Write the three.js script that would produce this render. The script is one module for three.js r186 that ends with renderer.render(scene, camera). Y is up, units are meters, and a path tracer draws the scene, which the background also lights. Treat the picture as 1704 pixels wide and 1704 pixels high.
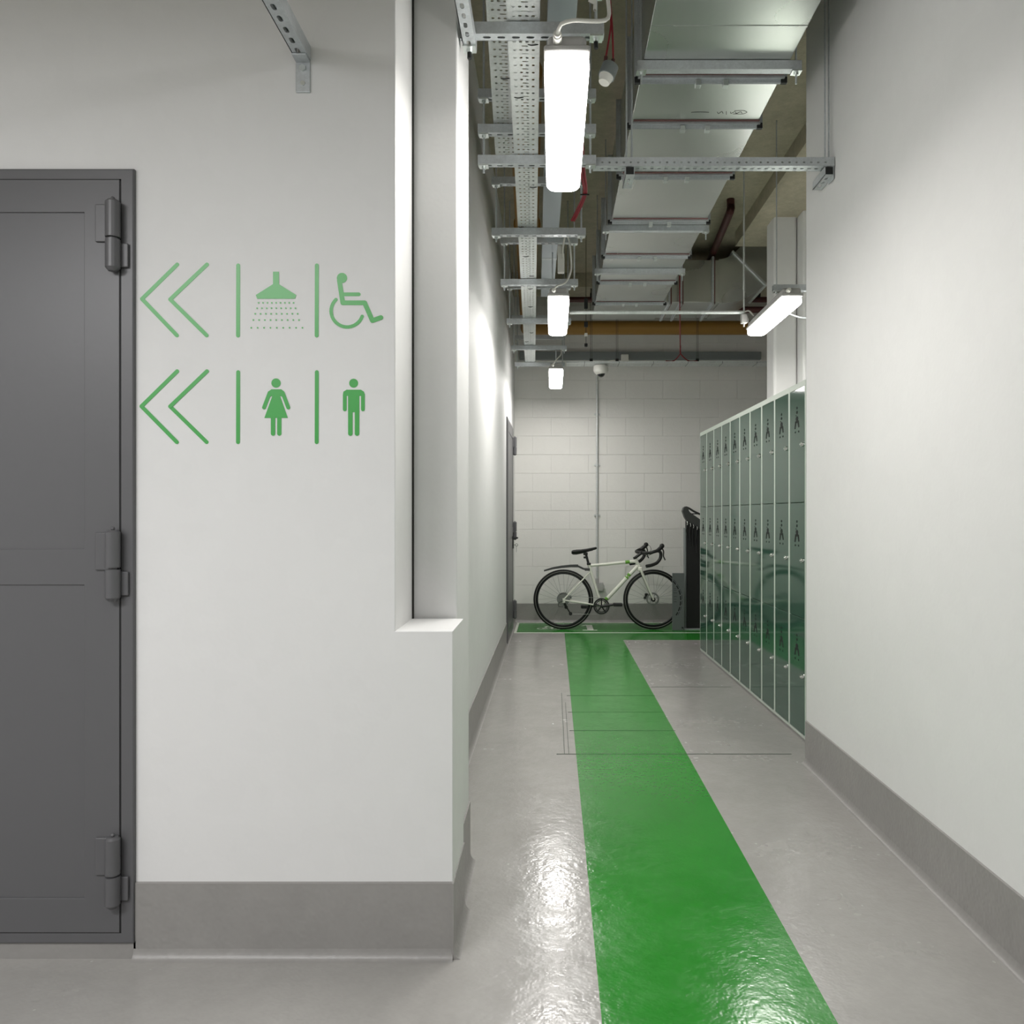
import * as THREE from 'three';
import { RoundedBoxGeometry } from 'three/addons/geometries/RoundedBoxGeometry.js';
import { mergeGeometries } from 'three/addons/utils/BufferGeometryUtils.js';
import { RectAreaLightUniformsLib } from 'three/addons/lights/RectAreaLightUniformsLib.js';

// ---------------------------------------------------------------- camera, exposure
const scene = new THREE.Scene();
scene.background = new THREE.Color(0x000000);
const camera = new THREE.PerspectiveCamera(64.79, 1, 0.05, 60);
camera.position.set(0, 1.31, 0);
camera.lookAt(0, 1.31, -10);
camera.setViewOffset(1704, 1704, -68, -3, 1704, 1704);      // shifted lens
const renderer = new THREE.WebGLRenderer({ antialias: true });
renderer.toneMapping = THREE.LinearToneMapping;
renderer.toneMappingExposure = 2.2;
renderer.shadowMap.enabled = true;
RectAreaLightUniformsLib.init();
const LAMP = { glow: 9.0, power: 24.0, color: 0xfdfaf6 };          // corridor battens
const HALL = { glow: 2.5, power: 67.0, color: 0xf9f8f9 };
const DIM = { ...HALL, power: 12.0 };          // hall batten, cooler

// ---------------------------------------------------------------- helpers
let seed = 7;
const rnd = () => { seed = (seed * 1664525 + 1013904223) >>> 0; return seed / 4294967296; };
const taken = {};
const numbered = (n) => { const k = taken[n] = (taken[n] ?? -1) + 1; return k ? `${n}_${String(k).padStart(3, '0')}` : n; };

function uvMetres(g) {                                   // uv in metres, by the way each face points
  g = g.index ? g.toNonIndexed() : g;
  const p = g.attributes.position, uv = new Float32Array(p.count * 2);
  const a = new THREE.Vector3(), b = new THREE.Vector3(), c = new THREE.Vector3();
  for (let i = 0; i < p.count; i += 3) {
    a.fromBufferAttribute(p, i); b.fromBufferAttribute(p, i + 1).sub(a); c.fromBufferAttribute(p, i + 2).sub(a);
    b.cross(c); const x = Math.abs(b.x), y = Math.abs(b.y), z = Math.abs(b.z);
    for (let k = 0; k < 3; k++) {
      const j = i + k, X = p.getX(j), Y = p.getY(j), Z = p.getZ(j);
      if (y >= x && y >= z) { uv[2 * j] = X; uv[2 * j + 1] = Z; } else if (x >= z) { uv[2 * j] = Z; uv[2 * j + 1] = Y; } else { uv[2 * j] = X; uv[2 * j + 1] = Y; }
    }
  }
  g.setAttribute('uv', new THREE.BufferAttribute(uv, 2));
  for (const k of Object.keys(g.attributes)) if (!['position', 'normal', 'uv'].includes(k)) g.deleteAttribute(k);
  return g;
}
const join = (list) => { const l = list.flat(9).map((g) => { const n = g.index ? g.toNonIndexed() : g.clone(); for (const k of Object.keys(n.attributes)) if (!['position', 'normal', 'uv'].includes(k)) n.deleteAttribute(k); return n; }); return uvMetres(l.length > 1 ? mergeGeometries(l) : l[0]); };
function part(name, geos, mat, parent, extra) {
  const m = new THREE.Mesh(join([geos]), mat); m.name = name; m.castShadow = m.receiveShadow = true;
  if (extra) Object.assign(m.userData, extra);
  parent.add(m); return m;
}
function thing(name, label, category, [x, y, z] = [0, 0, 0], group) {
  const o = new THREE.Group(); o.name = numbered(name); o.position.set(x, y, z);
  o.userData = { label, category }; if (group) o.userData.group = group;
  scene.add(o); return o;
}
function structure(name, geos, mat, label, category = name.split('_')[0]) {
  const m = part(name, geos, mat, scene); m.userData = { kind: 'structure', label, category }; return m;
}
function structureGroup(name, label, category, pos = [0, 0, 0]) { const o = thing(name, label, category, pos); o.userData.kind = 'structure'; return o; }
const box = (w, h, d, x = 0, y = 0, z = 0) => new THREE.BoxGeometry(w, h, d).translate(x, y, z);
const span = (x0, x1, y0, y1, z0, z1) => box(x1 - x0, y1 - y0, Math.abs(z1 - z0), (x0 + x1) / 2, (y0 + y1) / 2, (z0 + z1) / 2);
const rbox = (w, h, d, r, x = 0, y = 0, z = 0, s = 2) => new RoundedBoxGeometry(w, h, d, s, r).translate(x, y, z);
function rod(a, b, r, n = 10, r2 = r) {
  const A = new THREE.Vector3(...a), B = new THREE.Vector3(...b), d = B.clone().sub(A), L = d.length();
  const g = new THREE.CylinderGeometry(r2, r, L, n); g.translate(0, L / 2, 0);
  g.applyQuaternion(new THREE.Quaternion().setFromUnitVectors(new THREE.Vector3(0, 1, 0), d.normalize()));
  return g.translate(A.x, A.y, A.z);
}
const tube = (pts, r, seg = 32, n = 8, closed = false) => new THREE.TubeGeometry(new THREE.CatmullRomCurve3(pts.map((p) => new THREE.Vector3(...p)), closed, 'catmullrom', 0.4), seg, r, n, closed);
const poly = (pts) => new THREE.Shape(pts.map((p) => new THREE.Vector2(...p)));
const extrude = (shape, depth, bevel = 0, curveSegments = 10) => new THREE.ExtrudeGeometry(shape, bevel ? { depth: depth - 2 * bevel, bevelEnabled: true, bevelSize: bevel, bevelThickness: bevel, bevelSegments: 2, curveSegments } : { depth, bevelEnabled: false, curveSegments });
function stadium(x, y, rx, ry, n = 4) {                 // slot outline for holes
  const p = new THREE.Path(), pts = [], horiz = rx >= ry, r = Math.min(rx, ry), e = Math.max(rx, ry) - r;
  for (let i = 0; i <= n; i++) { const t = -Math.PI / 2 + Math.PI * i / n; pts.push(horiz ? [x + e + r * Math.cos(t), y + r * Math.sin(t)] : [x + r * Math.sin(-t), y + e + r * Math.cos(t)]); }
  for (let i = 0; i <= n; i++) { const t = Math.PI / 2 + Math.PI * i / n; pts.push(horiz ? [x - e + r * Math.cos(t), y + r * Math.sin(t)] : [x + r * Math.sin(-t), y - e + r * Math.cos(t)]); }
  p.setFromPoints(pts.map((q) => new THREE.Vector2(...q))); return p;
}
function plate(L, W, t, holes = []) {                   // lies in x/z, underside at y = 0
  const s = poly([[-L / 2, -W / 2], [L / 2, -W / 2], [L / 2, W / 2], [-L / 2, W / 2]]);
  for (const h of holes) s.holes.push(stadium(...h));
  return extrude(s, t).rotateX(Math.PI / 2).translate(0, t, 0);
}

// ---------------------------------------------------------------- textures
function noiseGrid(n, cells, s) {                        // tileable value noise
  let q = s; const r = () => { q = (q * 1664525 + 1013904223) >>> 0; return q / 4294967296; };
  const g = Float32Array.from({ length: cells * cells }, r), out = new Float32Array(n * n);
  for (let y = 0; y < n; y++) for (let x = 0; x < n; x++) {
    const fx = x / n * cells, fy = y / n * cells, x0 = Math.floor(fx), y0 = Math.floor(fy);
    let u = fx - x0, v = fy - y0; u = u * u * (3 - 2 * u); v = v * v * (3 - 2 * v);
    const x1 = (x0 + 1) % cells, y1 = (y0 + 1) % cells;
    out[y * n + x] = (g[y0 * cells + x0] * (1 - u) + g[y0 * cells + x1] * u) * (1 - v) + (g[y1 * cells + x0] * (1 - u) + g[y1 * cells + x1] * u) * v;
  }
  return out;
}
function fbm(n, layers, s) { const o = new Float32Array(n * n); let k = 0; for (const [c, w] of layers) { const g = noiseGrid(n, c, s + 31 * ++k); for (let i = 0; i < o.length; i++) o[i] += w * (g[i] - 0.5); } return o; }
function greyMap(f, n, metres, base, gain, srgb) {
  const d = new Uint8Array(n * n * 4);
  for (let i = 0; i < n * n; i++) { const v = Math.max(0, Math.min(255, 255 * (base + gain * f[i]))); d[4 * i] = d[4 * i + 1] = d[4 * i + 2] = v; d[4 * i + 3] = 255; }
  const t = new THREE.DataTexture(d, n, n); t.wrapS = t.wrapT = THREE.RepeatWrapping; t.magFilter = t.minFilter = THREE.LinearFilter;
  t.repeat.set(1 / metres, 1 / metres); if (srgb) t.colorSpace = THREE.SRGBColorSpace; t.needsUpdate = true; return t;
}
const wallBump = greyMap(fbm(512, [[8, 0.5], [32, 0.4], [128, 0.35]], 11), 512, 1.3, 0.5, 0.6);
const wallTone = greyMap(fbm(512, [[5, 0.5], [17, 0.35], [60, 0.3]], 12), 512, 2.7, 0.98, 0.022, true);
const floorBump = greyMap(fbm(1024, [[5, 0.9], [17, 0.5], [80, 0.34], [230, 0.2]], 13), 1024, 1.5, 0.5, 0.45);
const floorTone = greyMap(fbm(1024, [[4, 0.6], [13, 0.5], [70, 0.4], [300, 0.3]], 14), 1024, 3.3, 0.95, 0.06, true);
const floorRough = greyMap(fbm(512, [[6, 0.6], [25, 0.6], [90, 0.5]], 15), 512, 1.9, 0.72, 0.5);
const zincTone = greyMap(fbm(512, [[9, 0.6], [40, 0.7], [120, 0.7]], 16), 512, 0.5, 0.93, 0.07, true);
const zincRough = greyMap(fbm(512, [[7, 0.8], [30, 0.7]], 17), 512, 0.6, 0.85, 0.14);
const ductTone = greyMap(fbm(256, [[3, 0.7], [9, 0.4]], 19), 256, 1.7, 0.94, 0.06, true);
const ductRough = greyMap(fbm(256, [[3, 0.8], [7, 0.4]], 20), 256, 1.4, 0.8, 0.3);
const concreteTone = greyMap(fbm(512, [[4, 0.8], [15, 0.6], [60, 0.5], [200, 0.4]], 18), 512, 2.3, 0.92, 0.12, true);

// ---------------------------------------------------------------- materials
const mat = (color, roughness = 0.6, o = {}) => new THREE.MeshStandardMaterial({ color, roughness, ...o });
const phys = (color, roughness, o) => new THREE.MeshPhysicalMaterial({ color, roughness, ...o });
const M = {
  wall: mat(0xdddddc, 0.62, { map: wallTone, bumpMap: wallBump, bumpScale: 0.0009 }),
  block: mat(0xe2e1dd, 0.6, { map: wallTone, bumpMap: wallBump, bumpScale: 0.0022 }),
  mortar: mat(0xd6d5d0, 0.8),
  floor: mat(0xa5a39f, 0.3, { map: floorTone, roughnessMap: floorRough, bumpMap: floorBump, bumpScale: 0.0026 }),
  stripe: mat(0x2b882a, 0.26, { map: floorTone, roughnessMap: floorRough, bumpMap: floorBump, bumpScale: 0.0026 }),
  lineWhite: mat(0xcfd2c8, 0.35),
  joint: mat(0x3f4a40, 0.8),
  base: mat(0x959390, 0.38, { map: floorTone, bumpMap: wallBump, bumpScale: 0.003 }),
  concrete: mat(0xc0b8a2, 0.85, { map: concreteTone, bumpMap: wallBump, bumpScale: 0.004 }),
  sealant: mat(0x24241f, 0.8),
  door: mat(0x58585a, 0.36, { bumpMap: wallBump, bumpScale: 0.0004 }),
  rubber: mat(0x101011, 0.7),
  sign: mat(0x3f9f49, 0.33),
  zinc: mat(0xcdd2d5, 0.45, { metalness: 0.45, map: zincTone, roughnessMap: zincRough }),
  tray: mat(0xdadedd, 0.5, { metalness: 0.4, map: zincTone, roughnessMap: zincRough }),
  duct: mat(0xd4d7d4, 0.36, { metalness: 0.9, map: ductTone, roughnessMap: ductRough }),
  trunking: mat(0xb9c0c6, 0.45, { metalness: 0.6 }),
  greyTrunk: mat(0x7d8383, 0.5, { metalness: 0.2 }),
  bolt: mat(0xd7dcda, 0.3, { metalness: 0.9 }),
  dark: mat(0x1b1c1c, 0.6),
  redSeal: mat(0x6e4a48, 0.7),
  redCable: mat(0x86202b, 0.5),
  redPipe: mat(0x4a2220, 0.5),
  ochre: mat(0x8f6a2b, 0.55),
  whitePlastic: mat(0xd9d8d2, 0.42),
  greyPlastic: mat(0xa9a8a6, 0.45),
  lens: mat(0xf4f4f2, 0.4, { emissive: LAMP.color, emissiveIntensity: LAMP.glow }),
  hallLens: mat(0xf4f4f2, 0.4, { emissive: HALL.color, emissiveIntensity: HALL.glow }),
  lockerFrame: mat(0xbcc5bb, 0.45),
  lockerDoor: mat(0x2b4f40, 0.07),
  lockerPrint: mat(0x0a120e, 0.85),
  chrome: mat(0xe6e6e4, 0.14, { metalness: 1 }),
  frame: mat(0xd9dbcf, 0.3),
  bikeGreen: mat(0x5f9a2c, 0.4),
  bikeBlack: mat(0x141515, 0.5),
  tyre: mat(0x0d0e0e, 0.75),
  tyreLine: mat(0x8f9188, 0.5),
  rim: mat(0x17191a, 0.35, { metalness: 0.3 }),
  steel: mat(0x8d8f8c, 0.35, { metalness: 0.9 }),
  mudguard: mat(0x3b3d3c, 0.5),
  dock: mat(0x636968, 0.45),
  domeGlass: phys(0x15181a, 0.06, { clearcoat: 1 }),
};

// ---------------------------------------------------------------- the setting
const Z = (d) => -d, CEIL = 4.0, HW = -2.381;            // HW: plane of the hall's front wall
const floor = structure('floor', span(-4.3, 3.5, -0.15, 0, 3.4, -10), M.floor, 'glossy grey painted concrete floor running through hall and corridor', 'floor');
const jl = (x0, x1, d0, d1) => part('floor_joint', span(x0, x1, 0, 0.0018, -d0, -d1), M.joint, floor);
jl(0.02, 1.3, 4.394, 4.4); jl(0.1, 0.74, 4.87, 4.876); jl(0.1, 0.735, 5.326, 5.329); jl(0.1, 0.735, 5.81, 5.814);
jl(0.062, 0.065, 4.4, 5.9); jl(0.086, 0.0885, 4.4, 5.6); jl(0.74, 1.35, 6.1, 6.103);
structure('ceiling', span(-4.3, 3.5, CEIL, CEIL + 0.15, 3.4, -10), M.concrete, 'olive grey concrete ceiling above pipes and ducts', 'ceiling');

{ // hall front wall: a slab with a door opening and a notch that leaves a low ledge at its right end
  const s = poly([[-4.3, 0], [-0.298, 0], [-0.298, 0.961], [-0.468, 0.961], [-0.468, CEIL], [-4.3, CEIL]]);
  s.holes.push(new THREE.Path([[-2.31, 0.055], [-1.25, 0.055], [-1.25, 2.3], [-2.31, 2.3]].map((p) => new THREE.Vector2(...p))));
  structure('wall_front', extrude(s, 0.285, 0.003).translate(0, 0, HW - 0.285 + 0.003), M.wall, 'white plastered wall with green signs and a low ledge at its right end', 'wall');
}
structure('pillar', rbox(0.56, CEIL, 0.37, 0.006, -0.598, CEIL / 2, -2.865), M.wall, 'white painted pier standing directly behind the notched wall end', 'pillar');
structure('trim_1', span(-0.4685, -0.4605, 0.963, CEIL, -2.661, -2.679), M.sealant, 'thin black sealant strip in the joint beside the white pier', 'trim');
structure('wall_left', span(-0.8, -0.465, 0, CEIL, -3.06, -9.9), M.wall, 'white corridor wall on the left with pools of light', 'wall');
structure('wall_right', [rbox(2.2, CEIL, 7.6, 0.006, 2.433, CEIL / 2, -0.45)], M.wall, 'large smooth white wall on the right with a grey painted base', 'wall');
structure('wall_hall_left', span(-4.5, -4.28, 0, CEIL, 3.4, -2.5), M.wall, 'white end wall on the left side of the hall', 'wall');
structure('wall_rear', span(-4.4, 3.5, 0, CEIL, 3.3, 3.5), M.wall, 'white wall behind the viewer closing the hall', 'wall');
structure('wall_far_right', span(3.3, 3.5, 0, CEIL, -4.2, -10), M.wall, 'white side wall beyond the lockers', 'wall');
const wallBack = structure('wall_back', span(-0.5, 3.4, 0, CEIL, -9.772, -10), M.mortar, 'white painted blockwork wall at the end of the corridor', 'wall');
{ // blocks of the back wall, 440 x 215 mm with narrow painted joints, stretcher bond
  const full = uvMetres(rbox(0.4484, 0.2236, 0.02, 0.0016, 0, 0, 0, 1)), half = uvMetres(rbox(0.2234, 0.2236, 0.02, 0.0016, 0, 0, 0, 1));
  for (let r = 0; r < 18; r++) {
    const y = r * 0.225 + 0.07, odd = r % 2; if (y + 0.1125 > CEIL) break;
    for (let x = -0.47 - (odd ? 0.225 : 0) + 0.225; x < 3.3; x += 0.45) {
      const cut = x < -0.3; if (cut && odd === 0 && x < -0.5) continue;
      const b = new THREE.Mesh(cut && odd ? half : full, M.block); b.name = 'block'; b.castShadow = b.receiveShadow = true;
      b.position.set(cut && odd ? x + 0.1125 : x, y + 0.1125 - 0.07 + 0.0, -9.772 + (rnd() - 0.5) * 0.0008);
      b.rotation.set((rnd() - 0.5) * 0.0012, (rnd() - 0.5) * 0.001, 0); wallBack.add(b);
    }
  }
}
// downstand beams, pillars on the right
structure('beam_1', span(1.74, 3.3, 3.86, CEIL, -4.2, -7.7), M.concrete, 'concrete downstand along the ceiling on the right', 'beam');
structure('beam_2', span(-0.46, 3.3, 3.84, CEIL, -9.0, -9.4), M.concrete, 'concrete beam crossing the ceiling behind the duct elbow', 'beam');
structure('pillar_001', rbox(0.2, 3.9, 0.25, 0.025, 2.0, 1.95, -7.06, 4), M.wall, 'slim white boxed pillar rising behind the lockers', 'pillar');
structure('pillar_002', rbox(0.6, 3.93, 0.3, 0.025, 2.405, 1.965, -6.93, 4), M.wall, 'wide white boxing beside the slim pillar behind the lockers', 'pillar');
// grey painted bases, slightly proud, with a small cove at the floor
function cove(len, h = 0.225, t = 0.006) {               // profile in x (out of the wall) and y, run along z
  const s = new THREE.Shape(); s.moveTo(0, 0); s.lineTo(t + 0.022, 0); s.quadraticCurveTo(t + 0.004, 0.004, t, 0.03); s.lineTo(t, h - 0.003); s.lineTo(0, h); s.closePath();
  return extrude(s, len);
}
structure('baseboard_right', cove(7.59).rotateY(Math.PI).translate(1.333, 0, 3.345), M.base, 'grey painted base of the right wall', 'baseboard');
structure('baseboard_left', cove(6.7).translate(-0.465, 0, -9.76), M.base, 'grey painted base of the left corridor wall', 'baseboard');
structure('baseboard_back', cove(3.8).rotateY(-Math.PI / 2).translate(3.33, 0, -9.76), M.base, 'grey painted base of the back wall', 'baseboard');
structure('baseboard_front', [cove(0.94).rotateY(-Math.PI / 2).translate(-0.294, 0, HW), cove(0.3).translate(-0.298, 0, HW - 0.29), cove(0.37).translate(-0.318, 0, -3.052), span(-2.4, -1.228, 0, 0.052, HW, HW + 0.006)], M.base, 'grey painted base of the front wall and the pier', 'baseboard');

// ---------------------------------------------------------------- doors
function hingeGeo(side) {                                 // knuckle pair at the origin, plates to left (leaf) and right (frame)
  return {
    barrel: [rod([0, 0.006, 0], [0, 0.108, 0], 0.0205, 20), rod([0, -0.082, 0], [0, 0, 0], 0.0205, 20), rod([0, -0.092, 0], [0, -0.082, 0], 0.012, 20, 0.0205), rod([0, 0.108, 0], [0, 0.115, 0], 0.0205, 20, 0.014)],
    pin: [rod([0, -0.002, 0], [0, 0.008, 0], 0.012, 16), new THREE.SphereGeometry(0.006, 10, 8).translate(0, 0.119, 0)],
    leafPlate: rbox(0.056, 0.11, 0.008, 0.003, -0.03, 0.052, -0.014), framePlate: rbox(0.036, 0.07, 0.008, 0.003, 0.02, -0.042, -0.014),
  };
}
function steelDoor(name, label, w, handle) {              // hinged on its right, face in +z, origin at the frame's bottom right corner
  const g = structureGroup(name, label, 'door'), H = 2.266;
  const f = poly([[-w, 0], [0, 0], [0, H], [-w, H]]); f.holes.push(new THREE.Path([[-w + 0.032, 0.027], [-0.032, 0.027], [-0.032, H - 0.027], [-w + 0.032, H - 0.027]].map((p) => new THREE.Vector2(...p))));
  part('door_frame', extrude(f, 0.07, 0.004).translate(0, 0, -0.052), M.door, g);
  const lw = w - 0.064 - 0.012, lh = H - 0.054 - 0.008, lx = -0.038 - lw, ly = 0.031;
  const leaf = new THREE.Group(); leaf.name = 'door_leaf'; leaf.position.z = 0.008; g.add(leaf);
  const s = poly([[lx, ly], [lx + lw, ly], [lx + lw, ly + lh], [lx, ly + lh]]);
  const rect = (x0, x1, y0, y1) => new THREE.Path([[x0, y0], [x1, y0], [x1, y1], [x0, y1]].map((p) => new THREE.Vector2(...p)));
  const px1 = -0.138, px0 = lx + 0.102, panels = [[0.129, 1.05], [1.151, 2.142]];
  for (const [a, b] of panels) s.holes.push(rect(px0, px1, a, b));
  part('stile_and_rail', extrude(s, 0.03, 0.0015).translate(0, 0, -0.02), M.door, leaf);
  for (const [a, b] of panels) part('panel', span(px0 - 0.01, px1 + 0.01, a - 0.01, b + 0.01, -0.018, 0.004), M.door, leaf);
  part('seal', [span(-0.0382, -0.0318, 0.027, H - 0.027, -0.035, 0.006), span(-w + 0.032, -0.032, H - 0.0312, H - 0.0268, -0.035, 0.006), span(-w + 0.032, -0.032, 0.0268, 0.0312, -0.035, 0.006)], M.rubber, leaf);
  for (const y of [2.16 - 0.105, 1.2 - 0.105, 0.308 - 0.105]) {
    const h = new THREE.Group(); h.name = 'hinge'; h.position.set(-0.046, y, 0.034); g.add(h); const q = hingeGeo();
    part('barrel', q.barrel, M.door, h); part('pin', q.pin, M.door, h); part('leaf_plate', q.leafPlate, M.door, h); part('frame_plate', q.framePlate, M.door, h);
  }
  if (handle) {
    const h = new THREE.Group(); h.name = 'handle'; h.position.set(-0.12, 1.0, 0.012); g.add(h);
    part('backplate', rbox(0.05, 0.18, 0.012, 0.004, 0, 0, 0.006), M.dark, h);
    part('lever', [rod([0, 0.03, 0.01], [0, 0.03, 0.06], 0.009), rod([0, 0.03, 0.055], [-0.1, 0.03, 0.055], 0.009)], M.dark, h);
    part('key', [new THREE.TorusGeometry(0.014, 0.003, 8, 16).rotateY(Math.PI / 2).translate(0, -0.05, 0.045), rod([0, -0.05, 0.012], [0, -0.05, 0.034], 0.004), span(-0.006, 0.006, -0.13, -0.066, 0.04, 0.044)], M.steel, h);
  }
  return g;
}
const door1 = steelDoor('door_1', 'dark grey steel door with two panels and heavy hinges beside the green signs', 1.09, false);
door1.position.set(-1.234, 0.053, HW);
const door2 = steelDoor('door_2', 'dark grey steel door at the far end of the left corridor wall', 1.15, true);
door2.position.set(-0.465, 0.01, -9.2); door2.rotation.y = Math.PI / 2; 

// ---------------------------------------------------------------- wall signs
const S = 0.0017727, sg = (zx, zy) => [(220 + zx / 3.873 - 920) * S, 1.31 - (420 + zy / 3.873 - 855) * S], sl = S / 3.873, ST = 0.0007;
let layer = 0;
const cut = (shape) => extrude(shape, ST).translate(0, 0, HW + 0.0002 + 0.00012 * (layer++ % 7));
function strokes(pts, w) {                                // rounded stroke through sign points
  const out = [], r = w * sl / 2;
  for (let i = 0; i + 1 < pts.length; i++) {
    const [ax, ay] = sg(...pts[i]), [bx, by] = sg(...pts[i + 1]), t = Math.atan2(by - ay, bx - ax), p = [];
    for (let k = 0; k <= 8; k++) { const a = t - Math.PI / 2 + Math.PI * k / 8; p.push([bx + r * Math.cos(a), by + r * Math.sin(a)]); }
    for (let k = 0; k <= 8; k++) { const a = t + Math.PI / 2 + Math.PI * k / 8; p.push([ax + r * Math.cos(a), ay + r * Math.sin(a)]); }
    out.push(cut(poly(p)));
  }
  return out;
}
const signPoly = (pts) => cut(poly(pts.map((p) => sg(...p)).reverse()));
const signDot = (x, y, r, n = 24) => { const [cx, cy] = sg(x, y); return cut(poly(Array.from({ length: n }, (_, i) => [cx + r * sl * Math.cos(2 * Math.PI * i / n), cy + r * sl * Math.sin(2 * Math.PI * i / n)]))); };
const arcPts = (cx, cy, r, a0, a1, n = 18) => Array.from({ length: n + 1 }, (_, i) => { const a = a0 + (a1 - a0) * i / n; return [cx + r * Math.cos(a), cy + r * Math.sin(a)]; });
{
  const a = thing('wayfinding_sign', 'upper row of green wall signs with arrows, shower and wheelchair symbols', 'sign', [0, 0, 0], 'green wall signs');
  const b = thing('wayfinding_sign', 'lower row of green wall signs with arrows, woman and man symbols', 'sign', [0, 0, 0], 'green wall signs');
  part('chevron', strokes([[290, 78], [63, 300], [288, 535]], 25), M.sign, a); part('chevron', strokes([[482, 78], [245, 303], [480, 535]], 25), M.sign, a);
  part('chevron', strokes([[290, 766], [60, 992], [288, 1223]], 25), M.sign, b); part('chevron', strokes([[482, 766], [245, 993], [480, 1223]], 25), M.sign, b);
  for (const x of [683, 1190]) { part('divider_bar', strokes([[x, 84], [x - 1, 536]], 25), M.sign, a); part('divider_bar', strokes([[x, 772], [x - 1, 1223]], 25), M.sign, b); }
  part('shower_pictogram', signPoly([[908, 125], [946, 125], [946, 205], [1058, 275], [1050, 299], [805, 299], [797, 275], [908, 205]]), M.sign, a);
  const drops = [];
  for (const [y, x0, x1] of [[325, 815, 1040], [360, 805, 1052], [396, 793, 1066], [436, 781, 1075], [486, 767, 1097]]) for (let i = 0; i < 9; i++) drops.push(signDot(x0 + (x1 - x0) * i / 8, y, 5.6, 10));
  part('shower_spray', drops, M.sign, a, { kind: 'stuff' });
  part('wheelchair_pictogram', [signDot(1352, 165, 33), strokes([[1335, 180], [1357, 325], [1498, 325], [1548, 440], [1603, 420]], 30), strokes([[1360, 270], [1460, 270]], 24), strokes(arcPts(1385, 378, 103, Math.PI + 0.80, 0.34, 22), 22)], M.sign, a);
  part('woman_pictogram', [signDot(927, 842, 30), signPoly([[898, 882], [960, 882], [974, 892], [984, 910], [966, 930], [953, 925], [1003, 1067], [852, 1067], [903, 925], [890, 930], [872, 910], [884, 892]]), strokes([[886, 905], [850, 1000]], 25), strokes([[970, 905], [1006, 1000]], 25), strokes([[908, 1060], [908, 1168]], 28), strokes([[948, 1060], [948, 1168]], 28)], M.sign, b);
  part('man_pictogram', [signDot(1427, 843, 29), signPoly([[1382, 885], [1474, 885], [1494, 898], [1498, 925], [1464, 925], [1464, 1030], [1391, 1030], [1391, 925], [1357, 925], [1361, 898]]), strokes([[1370, 915], [1370, 1012]], 24), strokes([[1487, 915], [1487, 1012]], 24), strokes([[1406, 1020], [1406, 1168]], 29), strokes([[1449, 1020], [1449, 1168]], 29)], M.sign, b);
}

// ---------------------------------------------------------------- floor paint
{
  const t = 0.0008, s = thing('floor_stripe', 'broad green walkway stripe painted along the grey corridor floor', 'floor marking');
  part('long_band', extrude(poly([[0.126, 3.2], [0.735, 3.2], [0.729, -8.38], [1.75, -8.38], [1.75, -8.86], [0.127, -8.86]].map(([x, z]) => [x, -z])), t).rotateX(-Math.PI / 2), M.stripe, s);
  const b = thing('cycle_bay_marking', 'green cycle bay painted on the floor under the bicycle, outlined in white', 'floor marking');
  part('bay_field', span(-0.4, 2.0, 0, t, -8.915, -9.68), M.stripe, b);
  part('bay_outline', [span(-0.43, 2.0, 0, t, -8.862, -8.91), span(-0.43, 2.0, 0, t, -9.685, -9.72), span(-0.43, -0.402, 0, t, -8.91, -9.685)], M.lineWhite, b);
  const ringp = (cx, cz, r) => { const sh = new THREE.Shape().absarc(cx, cz, r, 0, Math.PI * 2); sh.holes.push(new THREE.Path().absarc(cx, cz, r - 0.016, 0, Math.PI * 2, true)); return extrude(sh, 0.0006).rotateX(-Math.PI / 2).translate(0, 0.0008, 0); };
  const bar = (x0, z0, x1, z1, w = 0.02) => { const L = Math.hypot(x1 - x0, z1 - z0); return box(L, 0.0006, w).rotateY(-Math.atan2(z1 - z0, x1 - x0)).translate((x0 + x1) / 2, 0.0011, (z0 + z1) / 2); };
  part('bicycle_symbol', [ringp(-0.12, 9.2, 0.065), ringp(0.04, 9.2, 0.065), bar(-0.12, -9.2, -0.07, -9.33), bar(-0.07, -9.33, 0.02, -9.33), bar(-0.12, -9.2, -0.04, -9.2), bar(-0.04, -9.2, 0.02, -9.33), bar(0.04, -9.2, 0.015, -9.37), bar(-0.07, -9.33, -0.08, -9.38), bar(-0.1, -9.38, -0.05, -9.38)], M.lineWhite, b);
  part('bay_number', [span(0.39, 0.46, 0.0008, 0.0014, -9.1, -9.5), span(0.335, 0.5, 0.0008, 0.0014, -9.06, -9.1), bar(0.4, -9.5, 0.34, -9.42, 0.03)], M.lineWhite, b);
}

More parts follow.
